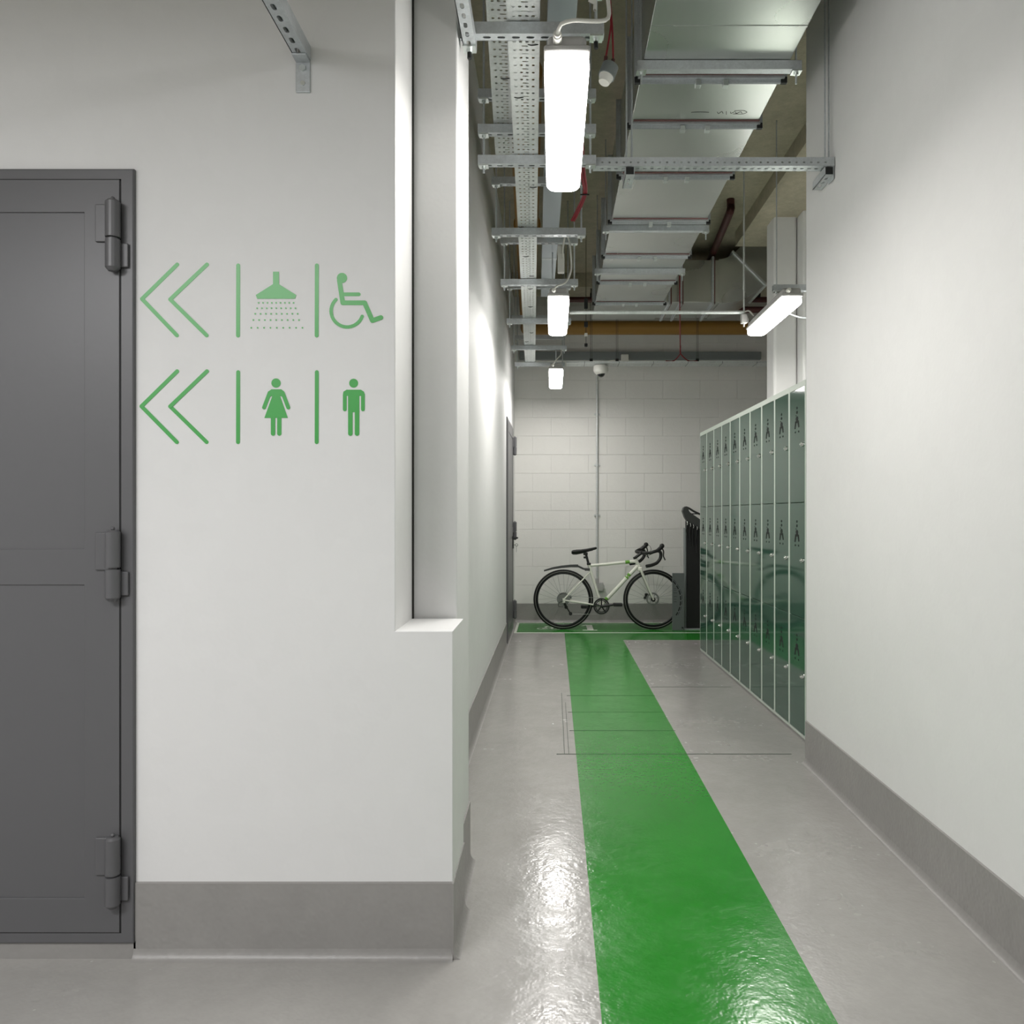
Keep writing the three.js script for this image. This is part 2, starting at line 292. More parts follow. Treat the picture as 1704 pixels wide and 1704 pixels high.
// ---------------------------------------------------------------- lockers
{
  const near = [1.4395, -4.589], far = [1.396, -7.643], N = 10, L = Math.hypot(near[0] - far[0], near[1] - far[1]), W = L / N;
  const turn = -Math.atan2(near[1] - far[1], near[0] - far[0]);
  const nth = ['farthest locker column, next to the black tool post', 'second locker column from the far end', 'third locker column from the far end', 'fourth locker column from the far end', 'fifth locker column from the far end', 'fifth locker column from the white right wall', 'fourth locker column from the white right wall', 'third locker column from the white right wall', 'second locker column from the white right wall', 'nearest locker column, cut off by the white right wall'];
  const t0 = thing('locker', '', 'locker', [0, 0, 0], 'tall green lockers');
  part('body', [span(-W / 2 + 0.0008, W / 2 - 0.0008, 0.022, 2.075, -0.45, -0.02), span(-W / 2 + 0.0008, -W / 2 + 0.0155, 0.022, 2.075, -0.02, 0.002), span(W / 2 - 0.0155, W / 2 - 0.0008, 0.022, 2.075, -0.02, 0.002), span(-W / 2 + 0.0155, W / 2 - 0.0155, 2.043, 2.075, -0.02, 0.002), span(-W / 2 + 0.0155, W / 2 - 0.0155, 0.022, 0.038, -0.02, 0.002)], M.lockerFrame, t0);
  part('plinth', span(-W / 2 + 0.0008, W / 2 - 0.0008, 0, 0.024, -0.44, -0.004), M.base, t0);
  const disc = (x, y, r) => new THREE.CircleGeometry(r, 12).translate(x, y, 0);
  const legp = (pts) => new THREE.ShapeGeometry(poly(pts));
  const pict = [disc(0, 0.055, 0.008), disc(0, 0.03, 0.009), disc(-0.012, 0.012, 0.004), disc(0, -0.008, 0.015), legp([[-0.022, -0.02], [0.022, -0.02], [0.03, -0.06], [0.018, -0.062], [0.008, -0.035], [0, -0.03], [-0.008, -0.035], [-0.018, -0.066], [-0.03, -0.064]].reverse()), disc(-0.02, -0.085, 0.006), disc(0.02, -0.085, 0.006)]  .map((g) => g.scale(1.5, 1, 1).translate(0, 0, 0.0006));
  for (let k = 0; k < 3; k++) {
    const y1 = 2.041 - k * 0.667, y0 = y1 - 0.664, dw = W - 0.032;
    const d = part('door', rbox(dw, y1 - y0, 0.018, 0.002, 0, (y0 + y1) / 2, -0.006), M.lockerDoor, t0);
    part('lock', [rod([dw / 2 - 0.028, (y0 + y1) / 2, 0.003], [dw / 2 - 0.028, (y0 + y1) / 2, 0.014], 0.014, 16, 0.0125), rod([dw / 2 - 0.028, (y0 + y1) / 2, 0.014], [dw / 2 - 0.028, (y0 + y1) / 2, 0.021], 0.008, 12, 0.006)], M.chrome, d);
    part('door_print', pict.map((g) => g.clone().translate(0, y1 - 0.165, 0.0032)), M.lockerPrint, d);
  }
  for (let i = 0; i < N; i++) {
    const c = i ? t0.clone() : t0; if (i) { c.name = numbered('locker'); scene.add(c); }
    const f = (i + 0.5) / N; c.position.set(far[0] + (near[0] - far[0]) * f, 0, far[1] + (near[1] - far[1]) * f); c.rotation.y = turn;
    c.userData = { label: nth[i].replace('locker column', 'glossy green locker column'), category: 'locker', group: 'tall green lockers' };
  }
}

// ---------------------------------------------------------------- strut channel, hangers, trays
function strut(L, { bottom = true, front = false, w = 0.041, h = 0.041, pitch = 0.05, rx = 0.014, ry = 0.0065, holes2 = false } = {}) {   // along x, open side up, bottom at y = 0
  const n = Math.floor((L - 0.03) / pitch), hb = [], hf = [];
  for (let i = 0; i < n; i++) { const x = (i - (n - 1) / 2) * pitch; if (bottom) hb.push([x, 0, rx, ry]); if (front) hf.push([x, 0.004, rx * 0.62, ry * 0.6]); if (holes2 && i % 2) hb.push([x, -w * 0.3, 0.009, 0.0018], [x, w * 0.3, 0.009, 0.0018]); }
  const out = [plate(L, w, 0.0025, hb)];
  const fp = plate(L, h, 0.0025, hf).rotateX(Math.PI / 2);           // stands up: y from -h/2..h/2, z
  out.push(fp.clone().translate(0, h / 2, w / 2), box(L, h, 0.0025, 0, h / 2, -w / 2 + 0.00125), box(L, 0.0025, 0.009, 0, h - 0.00125, w / 2 - 0.0045), box(L, 0.0025, 0.009, 0, h - 0.00125, -w / 2 + 0.0045));
  return out.map((g) => (g.index ? g.toNonIndexed() : g));
}
const move = (gs, x, y, z, ry = 0) => gs.map((g) => { const c = g.clone(); if (ry) c.rotateY(ry); return c.translate(x, y, z); });
const nutPlate = (x, y, z) => [box(0.044, 0.006, 0.044, x, y - 0.003, z), rod([x, y - 0.016, z], [x, y - 0.006, z], 0.0105, 6)];
{ // trapeze hangers over the corridor, each with its rails and its two threaded rods
  const list = [[2.77, -0.102, [2.945, 3.09]], [3.79, -0.0744, [2.945, 3.09, 3.255]], [4.75, -0.083, [2.945, 3.245]], [5.78, -0.0965, [2.945, 3.245]], [6.94, -0.121, [2.945, 3.245]], [8.05, -0.137, [2.945, 3.245]], [8.95, -0.143, [2.945, 3.245]]];
  const lab = ['nearest galvanised hanger rail, crossing in front of the first lamp', 'hanger with three stacked rails behind the nearest lamp', 'third galvanised hanger from the viewer, just beyond the first lamp', 'fourth galvanised hanger with the white cable loop on its side', 'fifth galvanised hanger, crossing above the second lamp', 'sixth galvanised hanger, between the second and third lamps', 'last galvanised hanger, above the farthest lamp'];
  list.forEach(([d, cx, ys], i) => {
    const h = thing('hanger', lab[i], 'hanger', [cx, 0, -d], 'galvanised hangers under the ceiling'), ex = 0.25;
    for (const y of ys) { part('rail', move(strut(0.553), 0, y, 0), M.zinc, h); for (const s of [-1, 1]) part('nut_plate', nutPlate(s * ex, y, 0), M.bolt, h); }
    for (const s of [-1, 1]) part('threaded_rod', rod([s * ex, ys[0] - 0.035, 0], [s * ex, CEIL, 0], 0.0052, 8), M.zinc, h);
    if (i === 0) part('rod_cap', [-1, 1].map((s) => rod([s * ex, ys[0] - 0.038, 0], [s * ex, ys[0] - 0.016, 0], 0.0075, 8)), M.rubber, h);
  });
}
{ // rails that run towards the viewer, square to the walls
  const a = thing('wall_strut', 'slotted strut arm bolted to the white wall above the signs', 'bracket', [-0.736, 2.645, HW]);
  part('arm', move(strut(1.2), 0, 0, 0).map((g) => g.rotateY(Math.PI / 2).translate(0, 0, 0.605)), M.zinc, a);
  part('foot_plate', [rbox(0.0425, 0.092, 0.006, 0.002, 0, -0.048, 0.003), rbox(0.0425, 0.006, 0.045, 0.002, 0, -0.003, 0.024)], M.zinc, a);
  part('bolt', [rod([0, -0.024, 0.005], [0, -0.024, 0.012], 0.01, 6), rod([0, -0.068, 0.005], [0, -0.068, 0.009], 0.007, 10)], M.bolt, a);
  part('threaded_rod', rod([0, 0.0, 1.0], [0, CEIL - 2.645, 1.0], 0.0052, 8), M.zinc, a);
  const b = thing('runner_strut', 'slotted strut running towards the viewer under the nearest hanger rail', 'bracket', [-0.285, 2.902, -2.77]);
  part('arm', strut(1.4).map((g) => g.rotateY(Math.PI / 2).translate(0, 0, 0.69)), M.zinc, b);
  part('nut_plate', nutPlate(0, 0, 0.012), M.bolt, b); part('rod_cap', rod([0, -0.036, 0.012], [0, -0.016, 0.012], 0.0075, 8), M.rubber, b);
  part('threaded_rod', rod([0, 0.0, 1.2], [0, CEIL - 2.905, 1.2], 0.0052, 8), M.zinc, b);
}
function trayGeo(len, w, h = 0.015) {                     // perforated tray along -z from the origin, underside at y = 0
  const tile = 0.25, holes = [], n = Math.round(len / tile), out = [];
  for (let r = 0; r < 5; r++) { const z = (r - 2) * 0.05; for (let c = 0; c < 4; c++) holes.push([z, (c - 1.5) * 0.0225, 0.0062, 0.0062, 3]); holes.push([z + 0.025, 0.004, 0.0032, 0.0125, 2]); }
  const t = plate(tile, w, 0.0015, holes).rotateY(Math.PI / 2);
  for (let i = 0; i < n; i++) out.push(t.clone().translate(0, 0, -(i + 0.5) * tile));
  const L = n * tile;
  for (const s of [-1, 1]) out.push(box(0.0015, h, L, s * w / 2, h / 2, -L / 2), box(0.006, 0.0015, L, s * (w / 2 - 0.003), h, -L / 2));
  return out;
}
function ties(t, w, len, n) { for (let i = 0; i < n; i++) { const z = -(0.1 + (i + rnd() * 0.5) * len / n), a = (rnd() - 0.5) * w * 0.7; part('cable_tie', tube([[a - 0.02, 0.001, z], [a - 0.008, -0.003, z], [a + 0.008, -0.003, z + 0.003], [a + 0.018, 0.001, z]], 0.0022, 6, 5), M.dark, t); } }
{
  const b = thing('cable_tray', 'long narrow perforated cable tray on the lower rails beside the lamps', 'cable tray', [-0.087, 2.991, -2.2]); b.rotation.y = 0.0245;
  part('perforated_tray', trayGeo(6.75, 0.112), M.tray, b); ties(b, 0.11, 6.4, 14);
  part('cables', [tube([[-0.02, 0.014, 0], [-0.02, 0.012, -6.7]], 0.007, 4, 6), tube([[0.015, 0.014, 0], [0.015, 0.012, -6.7]], 0.008, 4, 6)], M.greyPlastic, b);
  const a = thing('cable_tray', 'short perforated cable tray on the middle rails, left of the long tray', 'cable tray', [-0.145, 3.136, -2.0]); a.rotation.y = 0.043;
  part('perforated_tray', trayGeo(2.25, 0.112), M.tray, a); ties(a, 0.11, 2.1, 4);
  part('cables', [tube([[-0.02, 0.014, 0], [-0.02, 0.012, -2.2]], 0.007, 4, 6)], M.greyPlastic, a);
  const c = thing('cable_trunking', 'smooth steel trunking on the upper rails above the lamps', 'trunking', [0.058, 3.298, -2.2]); c.rotation.y = 0.0213;
  part('channel', rbox(0.116, 0.05, 5.2, 0.003, 0, 0.0255, -2.6), M.trunking, c);
  for (let i = 0; i < 3; i++) part('coupler', rbox(0.12, 0.054, 0.05, 0.002, 0, 0.0255, -0.7 - i * 1.7), M.zinc, c);
  const d = thing('cable_tray', 'perforated cable tray crossing in front of the back wall', 'cable tray', [0.15, 2.97, -8.99]);
  const g = trayGeo(2.25, 0.2, 0.02).map((q) => q.rotateY(-Math.PI / 2)); part('perforated_tray', g, M.tray, d);
  for (let i = 0; i < 6; i++) part('splice_plate', box(0.006, 0.022, 0.205, 0.2 + i * 0.38, 0.009, 0), M.greyTrunk, d);
  const e = thing('cable_trunking', 'grey trunking fixed along the back wall above the crossing tray', 'trunking', [1.05, 3.21, -9.72]);
  part('channel', rbox(2.9, 0.09, 0.08, 0.003), M.greyTrunk, e);
}
{ // cross strut over the corridor to the right wall
  const c = thing('cross_strut', 'long perforated strut reaching from the hangers to the right wall', 'bracket', [0.76, 2.952, -3.84]);
  part('channel', strut(1.14, { front: true, w: 0.06, pitch: 0.034, holes2: true, rx: 0.0095, ry: 0.006 }), M.zinc, c);
  for (const [x, l] of [[-0.397, 0.16], [0.545, 0.18]]) {
    part('stub_channel', strut(l, { pitch: 0.045 }).map((g) => g.rotateY(Math.PI / 2).translate(x, -0.042, -l / 2 + 0.03)), M.zinc, c);
    part('end_shade', box(0.035, 0.034, 0.002, x, -0.021, 0.029), M.dark, c);  // dark plate standing in for the shade inside the open channel end
    for (const s of [0.0, 0.028]) part('threaded_rod', rod([x - 0.014 + s, 0.0, s ? -0.02 : 0.01], [x - 0.014 + s, CEIL - 2.952, s ? -0.02 : 0.01], 0.0042, 8), M.zinc, c);
  }
  part('wall_plate', rbox(0.006, 0.1, 0.07, 0.002, 0.566, -0.01, -0.005), M.zinc, c);
}

// ---------------------------------------------------------------- battens
function lensGeo(w, len) {                                // rounded bar, corners round in plan, edges bevelled
  const b = 0.02, r = 0.03, x = w / 2 - b, y = len / 2 - b, s = new THREE.Shape();
  s.moveTo(-x + r, -y); s.lineTo(x - r, -y); s.quadraticCurveTo(x, -y, x, -y + r); s.lineTo(x, y - r); s.quadraticCurveTo(x, y, x - r, y); s.lineTo(-x + r, y); s.quadraticCurveTo(-x, y, -x, y - r); s.lineTo(-x, -y + r); s.quadraticCurveTo(-x, -y, -x + r, -y);
  return new THREE.ExtrudeGeometry(s, { depth: 0.016, bevelEnabled: true, bevelSize: b, bevelThickness: b, bevelSegments: 6, curveSegments: 8 }).rotateX(-Math.PI / 2).translate(0, b, 0);
}
function batten(name, label, [x, y, z], len, lensMat, lamp, turn = 0) {   // y: underside of the lens; x, z: middle
  const t = thing(name, label, 'lamp', [x, y, z], 'linear ceiling lamps'); t.rotation.y = turn;
  part('diffuser', lensGeo(0.142, len), lensMat, t);
  part('housing', [rbox(0.144, 0.02, len + 0.008, 0.008, 0, 0.06, 0, 3), rbox(0.122, 0.05, len - 0.02, 0.016, 0, 0.084, 0, 3)], M.greyPlastic, t);
  part('cable_gland', [rod([-0.03, 0.085, len / 2 - 0.03], [-0.03, 0.085, len / 2 + 0.025], 0.014, 14), rod([-0.03, 0.085, len / 2 + 0.025], [-0.03, 0.085, len / 2 + 0.035], 0.011, 14)], M.whitePlastic, t);
  for (const k of [-0.36, 0.36]) part('mounting_clip', box(0.06, 0.012, 0.03, 0, 0.112, k * len), M.bolt, t);
  const L = new THREE.RectAreaLight(lamp.color, lamp.power, 0.12, len - 0.05);
  L.rotation.x = -Math.PI / 2; L.position.set(0, -0.003, 0); L.name = 'lamp_light'; t.add(L);
  return t;
}
const lamp1 = batten('linear_lamp', 'nearest glowing white linear lamp under the hangers', [0.044, 2.69, -2.985], 0.98, M.lens, LAMP);
const lamp2 = batten('linear_lamp', 'second glowing linear lamp along the corridor, in the middle distance', [0.037, 2.69, -5.79], 0.98, M.lens, LAMP);
const lamp3 = batten('linear_lamp', 'farthest glowing linear lamp, in front of the back wall', [0.031, 2.69, -8.45], 0.98, M.lens, LAMP);
const lamp4 = batten('linear_lamp', 'glowing linear lamp over the lockers beside the white pillar', [1.575, 2.69, -5.79], 0.98, M.lens, LAMP);
const lamp5 = batten('linear_lamp', 'linear lamp across the hall behind the viewer', [-1.8, 2.812, 0.15], 1.5, M.hallLens, HALL, Math.PI / 2);
const fillLamp6 = batten('linear_lamp', 'added linear fill lamp at the left end of the hall, out of view', [-3.3, 2.812, 1.0], 1.2, M.hallLens, HALL, Math.PI / 2);  // unseen batten, added to even out the light in the hall
const lamp8 = batten('linear_lamp', 'linear lamp of the corridor row above the viewer', [0.05, 2.812, -0.3], 1.2, M.hallLens, DIM);
for (const l of [lamp5, fillLamp6, lamp8]) for (const k of [-0.4, 0.4]) part('threaded_rod', rod([0, 0.13, k], [0, CEIL - 2.812, k], 0.0045, 8), M.zinc, l);
part('flex_cable', [tube([[-0.03, 0.085, 0.52], [-0.02, 0.1, 0.545], [0.02, 0.115, 0.54], [0.09, 0.125, 0.52], [0.128, 0.15, 0.5], [0.125, 0.25, 0.48], [0.11, 0.6, 0.46]], 0.0062, 40, 8), tube([[0.085, 0.17, 0.5], [0.09, 0.3, 0.48], [0.1, 0.6, 0.46]], 0.005, 20, 8)], M.whitePlastic, lamp1);
part('cable_label', box(0.02, 0.05, 0.002, 0, 0, 0).rotateZ(-0.5).translate(0.085, 0.215, 0.5), M.whitePlastic, lamp1);
part('drop_rod', rod([0, 0.1, 0.215], [0, 0.255, 0.215], 0.005, 8), M.zinc, lamp1); part('drop_rod', rod([-0.02, 0.1, -0.3], [-0.02, 0.608, -0.3], 0.005, 8), M.zinc, lamp1);
part('drop_rod', rod([0, 0.1, 0.01], [0, 0.255, 0.01], 0.005, 8), M.zinc, lamp2); part('drop_rod', rod([-0.04, 0.1, -0.35], [-0.04, 0.608, -0.35], 0.005, 8), M.zinc, lamp2);
part('drop_rod', rod([0, 0.1, 0.4], [0, 0.255, 0.4], 0.005, 8), M.zinc, lamp3); part('drop_rod', rod([0, 0.1, -0.48], [0, 0.255, -0.48], 0.005, 8), M.zinc, lamp3);
part('flex_cable', tube([[-0.03, 0.085, 0.52], [-0.01, 0.105, 0.53], [0.05, 0.14, 0.5], [0.085, 0.24, 0.46], [0.075, 0.42, 0.42], [0.05, 0.49, 0.4], [0.03, 0.4, 0.38], [0.03, 0.34, 0.36]], 0.006, 44, 8), M.whitePlastic, lamp2);
part('plug_socket', [rbox(0.045, 0.13, 0.04, 0.006, 0.018, 0.31, 0.34), rbox(0.028, 0.06, 0.04, 0.005, 0.008, 0.4, 0.34)], M.whitePlastic, lamp2);
part('flex_cable', tube([[-0.03, 0.085, 0.52], [0.0, 0.13, 0.53], [0.05, 0.2, 0.45], [0.04, 0.28, 0.4], [-0.06, 0.31, 0.3]], 0.006, 30, 8), M.whitePlastic, lamp3);
part('flex_cable', tube([[0.05, 0.05, 0.1], [0.14, -0.02, 0.2], [0.25, -0.03, 0.25], [0.33, 0.04, 0.3]], 0.006, 20, 8), M.greyTrunk, lamp4);
{
  const h = thing('lamp_hanger', 'steel rail and rods holding up the lamp over the lockers', 'hanger', [1.575, 0, -5.52]);
  part('rail', move(strut(0.3), 0.08, 2.832, 0), M.zinc, h);
  for (const x of [-0.045, 0.2]) { part('threaded_rod', rod([x, 2.812, 0], [x, CEIL, 0], 0.0045, 8), M.zinc, h); part('nut_plate', nutPlate(x, 2.832, 0), M.bolt, h); }
  const c = thing('conduit', 'thin bright galvanised conduit crossing between the two middle lamps', 'conduit', [0, 2.857, -6.2]);
  part('pipe', rod([0.13, 0, 0], [1.462, 0, 0], 0.0138, 14), M.tray, c);
  part('end_box', [rbox(0.045, 0.07, 0.045, 0.005, 1.468, -0.05, 0), rod([1.468, -0.11, 0], [1.468, -0.085, 0], 0.006, 8), rbox(0.016, 0.035, 0.035, 0.005, 1.493, -0.06, 0)], M.greyPlastic, c);
  part('threaded_rod', rod([1.468, -0.02, 0], [1.468, CEIL - 2.857, 0], 0.0065, 8), M.tray, c);
  part('flex_cable', tube([[1.46, 0, 0], [1.505, 0.012, 0], [1.54, -0.03, 0.02]], 0.006, 12, 8), M.whitePlastic, c);
}

// ---------------------------------------------------------------- ventilation duct
{
  const X0 = 0.414, X1 = 1.083, Y0 = 3.38, Y1 = 3.811, xc = (X0 + X1) / 2, w = X1 - X0, yc = (Y0 + Y1) / 2, h = Y1 - Y0;
  const d = thing('ventilation_duct', 'large rectangular galvanised duct running along the corridor ceiling', 'duct');
  const cuts = [0.6, 2.3, 3.83, 4.28, 4.93, 5.69, 6.46, 7.19, 7.9, 8.6];
  for (let i = 0; i + 1 < cuts.length; i++) part('duct_section', rbox(w, h, cuts[i + 1] - cuts[i] - 0.002, 0.004, xc, yc, -(cuts[i] + cuts[i + 1]) / 2), M.duct, d);
  part('seam', [3.1, 3.42].map((q) => span(X0 + 0.002, X1 - 0.002, Y0 - 0.0025, Y0, -q, -q - 0.012)), M.duct, d);
  const ring = (t) => { const s = poly([[X0 - t, Y0 - t], [X1 + t, Y0 - t], [X1 + t, Y1 + t], [X0 - t, Y1 + t]]); s.holes.push(new THREE.Path([[X0 - 0.001, Y0 - 0.001], [X1 + 0.001, Y0 - 0.001], [X1 + 0.001, Y1 + 0.001], [X0 - 0.001, Y1 + 0.001]].map((p) => new THREE.Vector2(...p)))); return s; };
  cuts.slice(2, -1).forEach((q, i) => {
    const f = part('flange', [extrude(ring(0.028), 0.003).translate(0, 0, -q + 0.003), extrude(ring(0.028), 0.003).translate(0, 0, -q - 0.006), extrude(ring(0.012), 0.05).translate(0, 0, -q - 0.026)], M.zinc, d);
    part('sealant', span(X0 + 0.01, X1 + 0.004, Y0 - 0.003, Y0 - 0.0005, -q + 0.028, -q + 0.044), M.redSeal, f);
    for (const x of [xc - 0.06, xc + 0.07]) part('flange_clamp', rbox(0.026, 0.03, 0.032, 0.003, x, Y0 - 0.03, -q), M.bolt, f);
    for (const x of [X0 - 0.012, X1 + 0.012]) part('corner_bolt', rbox(0.03, 0.03, 0.022, 0.003, x, Y0 - 0.014, -q), M.dark, f);
  });
  part('marker_writing', [tube([[0.62, 0, 0], [0.66, 0, 0.004], [0.7, 0, 0]], 0.0012, 8, 5), tube([[0.735, 0, 0.006], [0.745, 0, -0.012], [0.755, 0, 0.008], [0.765, 0, -0.01]], 0.0012, 16, 5), tube([[0.775, 0, 0.012], [0.782, 0, -0.02]], 0.0012, 6, 5), tube([[0.795, 0, 0.008], [0.8, 0, -0.01], [0.815, 0, 0.006], [0.825, 0, -0.01], [0.84, 0, 0.006], [0.85, 0, -0.008]], 0.0012, 24, 5), tube([[0.81, 0, 0.014], [0.85, 0, 0.016], [0.87, 0, 0], [0.85, 0, -0.016], [0.81, 0, -0.014]], 0.001, 24, 5)].map((g) => g.scale(1.15, 1, 1.15).translate(0, Y0 - 0.0005, -4.16)), M.dark, d);
  // branch to the right and the elbow that lifts it
  const b = thing('duct_branch', 'galvanised branch duct with an elbow turning up to the right', 'duct');
  const bz0 = -7.93, bz1 = -8.56, bz = (bz0 + bz1) / 2, bd = bz0 - bz1;
  part('duct_section', rbox(1.635 - 1.085, h - 0.016, bd, 0.004, (1.085 + 1.635) / 2, yc, bz), M.duct, b);
  const bring = (x, t, l) => [span(x, x + l, Y0 - t, Y0 + 0.008, bz0 + t, bz1 - t), span(x, x + l, Y1 - 0.008, Y1 + t, bz0 + t, bz1 - t), span(x, x + l, Y0, Y1, bz0 + t, bz0), span(x, x + l, Y0, Y1, bz1, bz1 - t)];
  for (const x of [1.133, 1.248, 1.56]) { const f = part('flange', bring(x, 0.022, 0.02), M.zinc, b); part('sealant', bring(x + 0.021, 0.006, 0.014), M.redSeal, f); }
  part('elbow', (() => { const s = new THREE.Shape(), c = [1.636, Y1 + 0.2], ri = 0.2, ro = 0.2 + h; s.absarc(c[0], c[1], ro, -Math.PI / 2, -Math.PI / 4, false); s.absarc(c[0], c[1], ri, -Math.PI / 4, -Math.PI / 2, true); return extrude(s, bd, 0.003, 16).translate(0, 0, bz1 + 0.003); })(), M.duct, b);
  const k = Math.SQRT1_2, c = [1.636, Y1 + 0.2], rm = 0.2 + h / 2;
  part('duct_section', rbox(0.3, h, bd, 0.004).rotateZ(Math.PI / 4).translate(c[0] + rm * k + 0.15 * k, c[1] - rm * k + 0.15 * k, bz), M.duct, b);
  part('flange', rbox(0.02, h + 0.05, bd + 0.05, 0.003).rotateZ(Math.PI / 4).translate(c[0] + rm * k, c[1] - rm * k, bz), M.tray, b);
  const labels = ['nearest support rail under the big duct', 'middle support rail under the big duct', 'farthest support rail under the big duct'];
  [[3.7, 0.385, 1.135], [5.8, 0.36, 1.12], [6.82, 0.355, 1.115]].forEach(([q, a, e], i) => {
    const s = thing('duct_hanger', labels[i], 'hanger', [0, 0, -q], 'rails under the duct');
    part('rail', move(strut(e - a, { bottom: false }), (a + e) / 2, Y0 - 0.0435, 0), M.zinc, s);
    for (const x of [a + 0.02, e - 0.02]) { part('threaded_rod', rod([x, Y0 - 0.1, 0], [x, CEIL, 0], 0.0045, 8), M.zinc, s); part('nut_plate', nutPlate(x, Y0 - 0.0435, 0), M.bolt, s); }
  });
}

// ---------------------------------------------------------------- pipes, cables and devices under the ceiling
{
  const p = thing('ochre_pipe', 'ochre insulated pipe running along the corridor then across the back wall', 'pipe');
  part('long_run', rod([-0.135, 3.45, -3.9], [-0.28, 3.43, -9.15], 0.085, 24), M.ochre, p);
  part('cross_run', rod([-0.28, 3.43, -9.2], [3.2, 3.43, -9.2], 0.078, 24), M.ochre, p);
  part('elbow', new THREE.SphereGeometry(0.09, 20, 14).translate(-0.28, 3.43, -9.18), M.ochre, p);
  part('collar', [rod([-0.19, 3.445, -5.95], [-0.195, 3.445, -6.15], 0.1, 24)], M.ochre, p);
  const r = thing('red_pipe', 'dark red sprinkler pipe bending down beside the duct', 'pipe');
  part('pipe_run', tube([[1.52, CEIL, -6.9], [1.52, 3.93, -6.9], [1.525, 3.9, -7.0], [1.62, 3.9, -8.5], [1.635, 3.88, -8.62], [1.64, 3.8, -8.66], [1.66, 3.55, -8.65], [1.8, 3.5, -8.65], [3.2, 3.5, -8.65]], 0.034, 80, 12), M.redPipe, r);
  const r2 = thing('red_pipe', 'dark red pipe crossing behind the duct near the back wall', 'pipe', [0, 3.64, -8.78]);
  part('pipe_run', rod([0.15, 0, 0], [3.2, 0, 0], 0.03, 14), M.redPipe, r2);
  part('pipe_hanger', [rod([0.42, 0, 0], [0.42, 0.12, 0], 0.006), rbox(0.03, 0.06, 0.05, 0.004, 0.42, 0.04, 0)], M.dark, r2);
  part('pipe_hanger', [rod([2.24, 0, 0], [2.24, 0.12, 0], 0.006), rbox(0.03, 0.06, 0.05, 0.004, 2.24, 0.04, 0)], M.dark, r2);
  const s = thing('smoke_detector', 'grey smoke detector with white cap hanging on two red cables', 'detector', [0.215, 3.07, -3.25]);
  const tilt = (g) => g.rotateZ(-0.35).rotateX(-0.15);
  part('base', tilt(new THREE.CylinderGeometry(0.034, 0.034, 0.05, 24).translate(0, 0.025, 0)), M.greyTrunk, s);
  part('cap', tilt(new THREE.CylinderGeometry(0.03, 0.022, 0.028, 24).translate(0, -0.014, 0)), M.whitePlastic, s);
  part('gland', [rod([-0.005, 0.045, 0.005], [-0.002, 0.078, 0.005], 0.008), rod([0.024, 0.038, 0], [0.028, 0.07, 0], 0.008)], M.redPipe, s);
  part('red_cable', [tube([[-0.002, 0.075, 0.005], [0.012, 0.16, 0.0], [0.02, 0.24, -0.01], [0.0, 0.5, -0.02], [-0.01, 0.93, -0.02]], 0.0042, 24, 6), tube([[0.028, 0.07, 0], [0.026, 0.16, 0], [0.022, 0.24, -0.01], [0.006, 0.5, -0.02], [0, 0.93, -0.02]], 0.0042, 24, 6)], M.redCable, s);
  const rc = thing('red_cable', 'bundle of red cables sagging beside the first lamp', 'cable', [0, 0, 0]);
  part('cable', [tube([[0.13, 3.24, -3.95], [0.15, 3.14, -4.3], [0.175, 3.1, -4.5], [0.13, 3.05, -4.68], [0.11, 3.02, -4.71]], 0.008, 24, 8), tube([[0.14, 3.25, -3.95], [0.165, 3.15, -4.3], [0.185, 3.1, -4.5], [0.142, 3.05, -4.68], [0.122, 3.02, -4.71]], 0.008, 24, 8)], M.redCable, rc);
  part('cable_tie', box(0.05, 0.006, 0.006, 0.178, 3.09, -4.5), M.dark, rc);
  const rd = thing('red_cable', 'red cable dropping from the branch duct and splitting onto the crossing tray', 'cable', [0, 0, 0]);
  part('cable', [tube([[1.236, 3.78, -7.86], [1.236, 3.4, -7.86], [1.24, 3.34, -7.88], [1.405, 3.14, -8.9], [1.408, 3.08, -8.92], [1.34, 3.003, -8.93], [1.25, 3.003, -8.94]], 0.0062, 60, 6), tube([[1.405, 3.16, -8.88], [1.412, 3.08, -8.92], [1.5, 3.003, -8.93], [1.6, 3.003, -8.94]], 0.0062, 24, 6)], M.redCable, rd);
  const cctv = thing('security_camera', 'white dome security camera hanging below the crossing tray', 'camera', [0.536, 2.968, -9.0]);
  part('housing', new THREE.LatheGeometry([[0, 0], [0.06, 0], [0.082, -0.012], [0.085, -0.06], [0.07, -0.088], [0.048, -0.093], [0, -0.093]].map((q) => new THREE.Vector2(...q)).reverse(), 32), M.whitePlastic, cctv);
  part('dome', new THREE.SphereGeometry(0.047, 24, 16, 0, Math.PI * 2, Math.PI / 2, Math.PI / 2).translate(0, -0.09, 0), M.domeGlass, cctv);
  part('rim', new THREE.TorusGeometry(0.05, 0.006, 10, 32).rotateX(Math.PI / 2).rotateZ(0.12).translate(0, -0.096, 0), M.whitePlastic, cctv);
  const jb = thing('junction_box', 'small white junction box with a cable on the trunking above the camera', 'junction box', [0.86, 3.155, -9.65]);
  part('box', [rbox(0.085, 0.075, 0.06, 0.006, 0, 0.02, 0), rbox(0.1, 0.045, 0.06, 0.006, 0, -0.03, 0)], M.whitePlastic, jb);
  part('cable', tube([[-0.05, -0.02, 0], [-0.14, -0.012, 0.01], [-0.24, -0.03, 0.02], [-0.27, -0.045, 0.02]], 0.007, 20, 8), M.whitePlastic, jb);
  const gl = ['wire hanger dropping to the tray left of the dome camera', 'wire hanger dropping to the tray just above the dome camera', 'wire hanger dropping to the tray right of the red cable'];
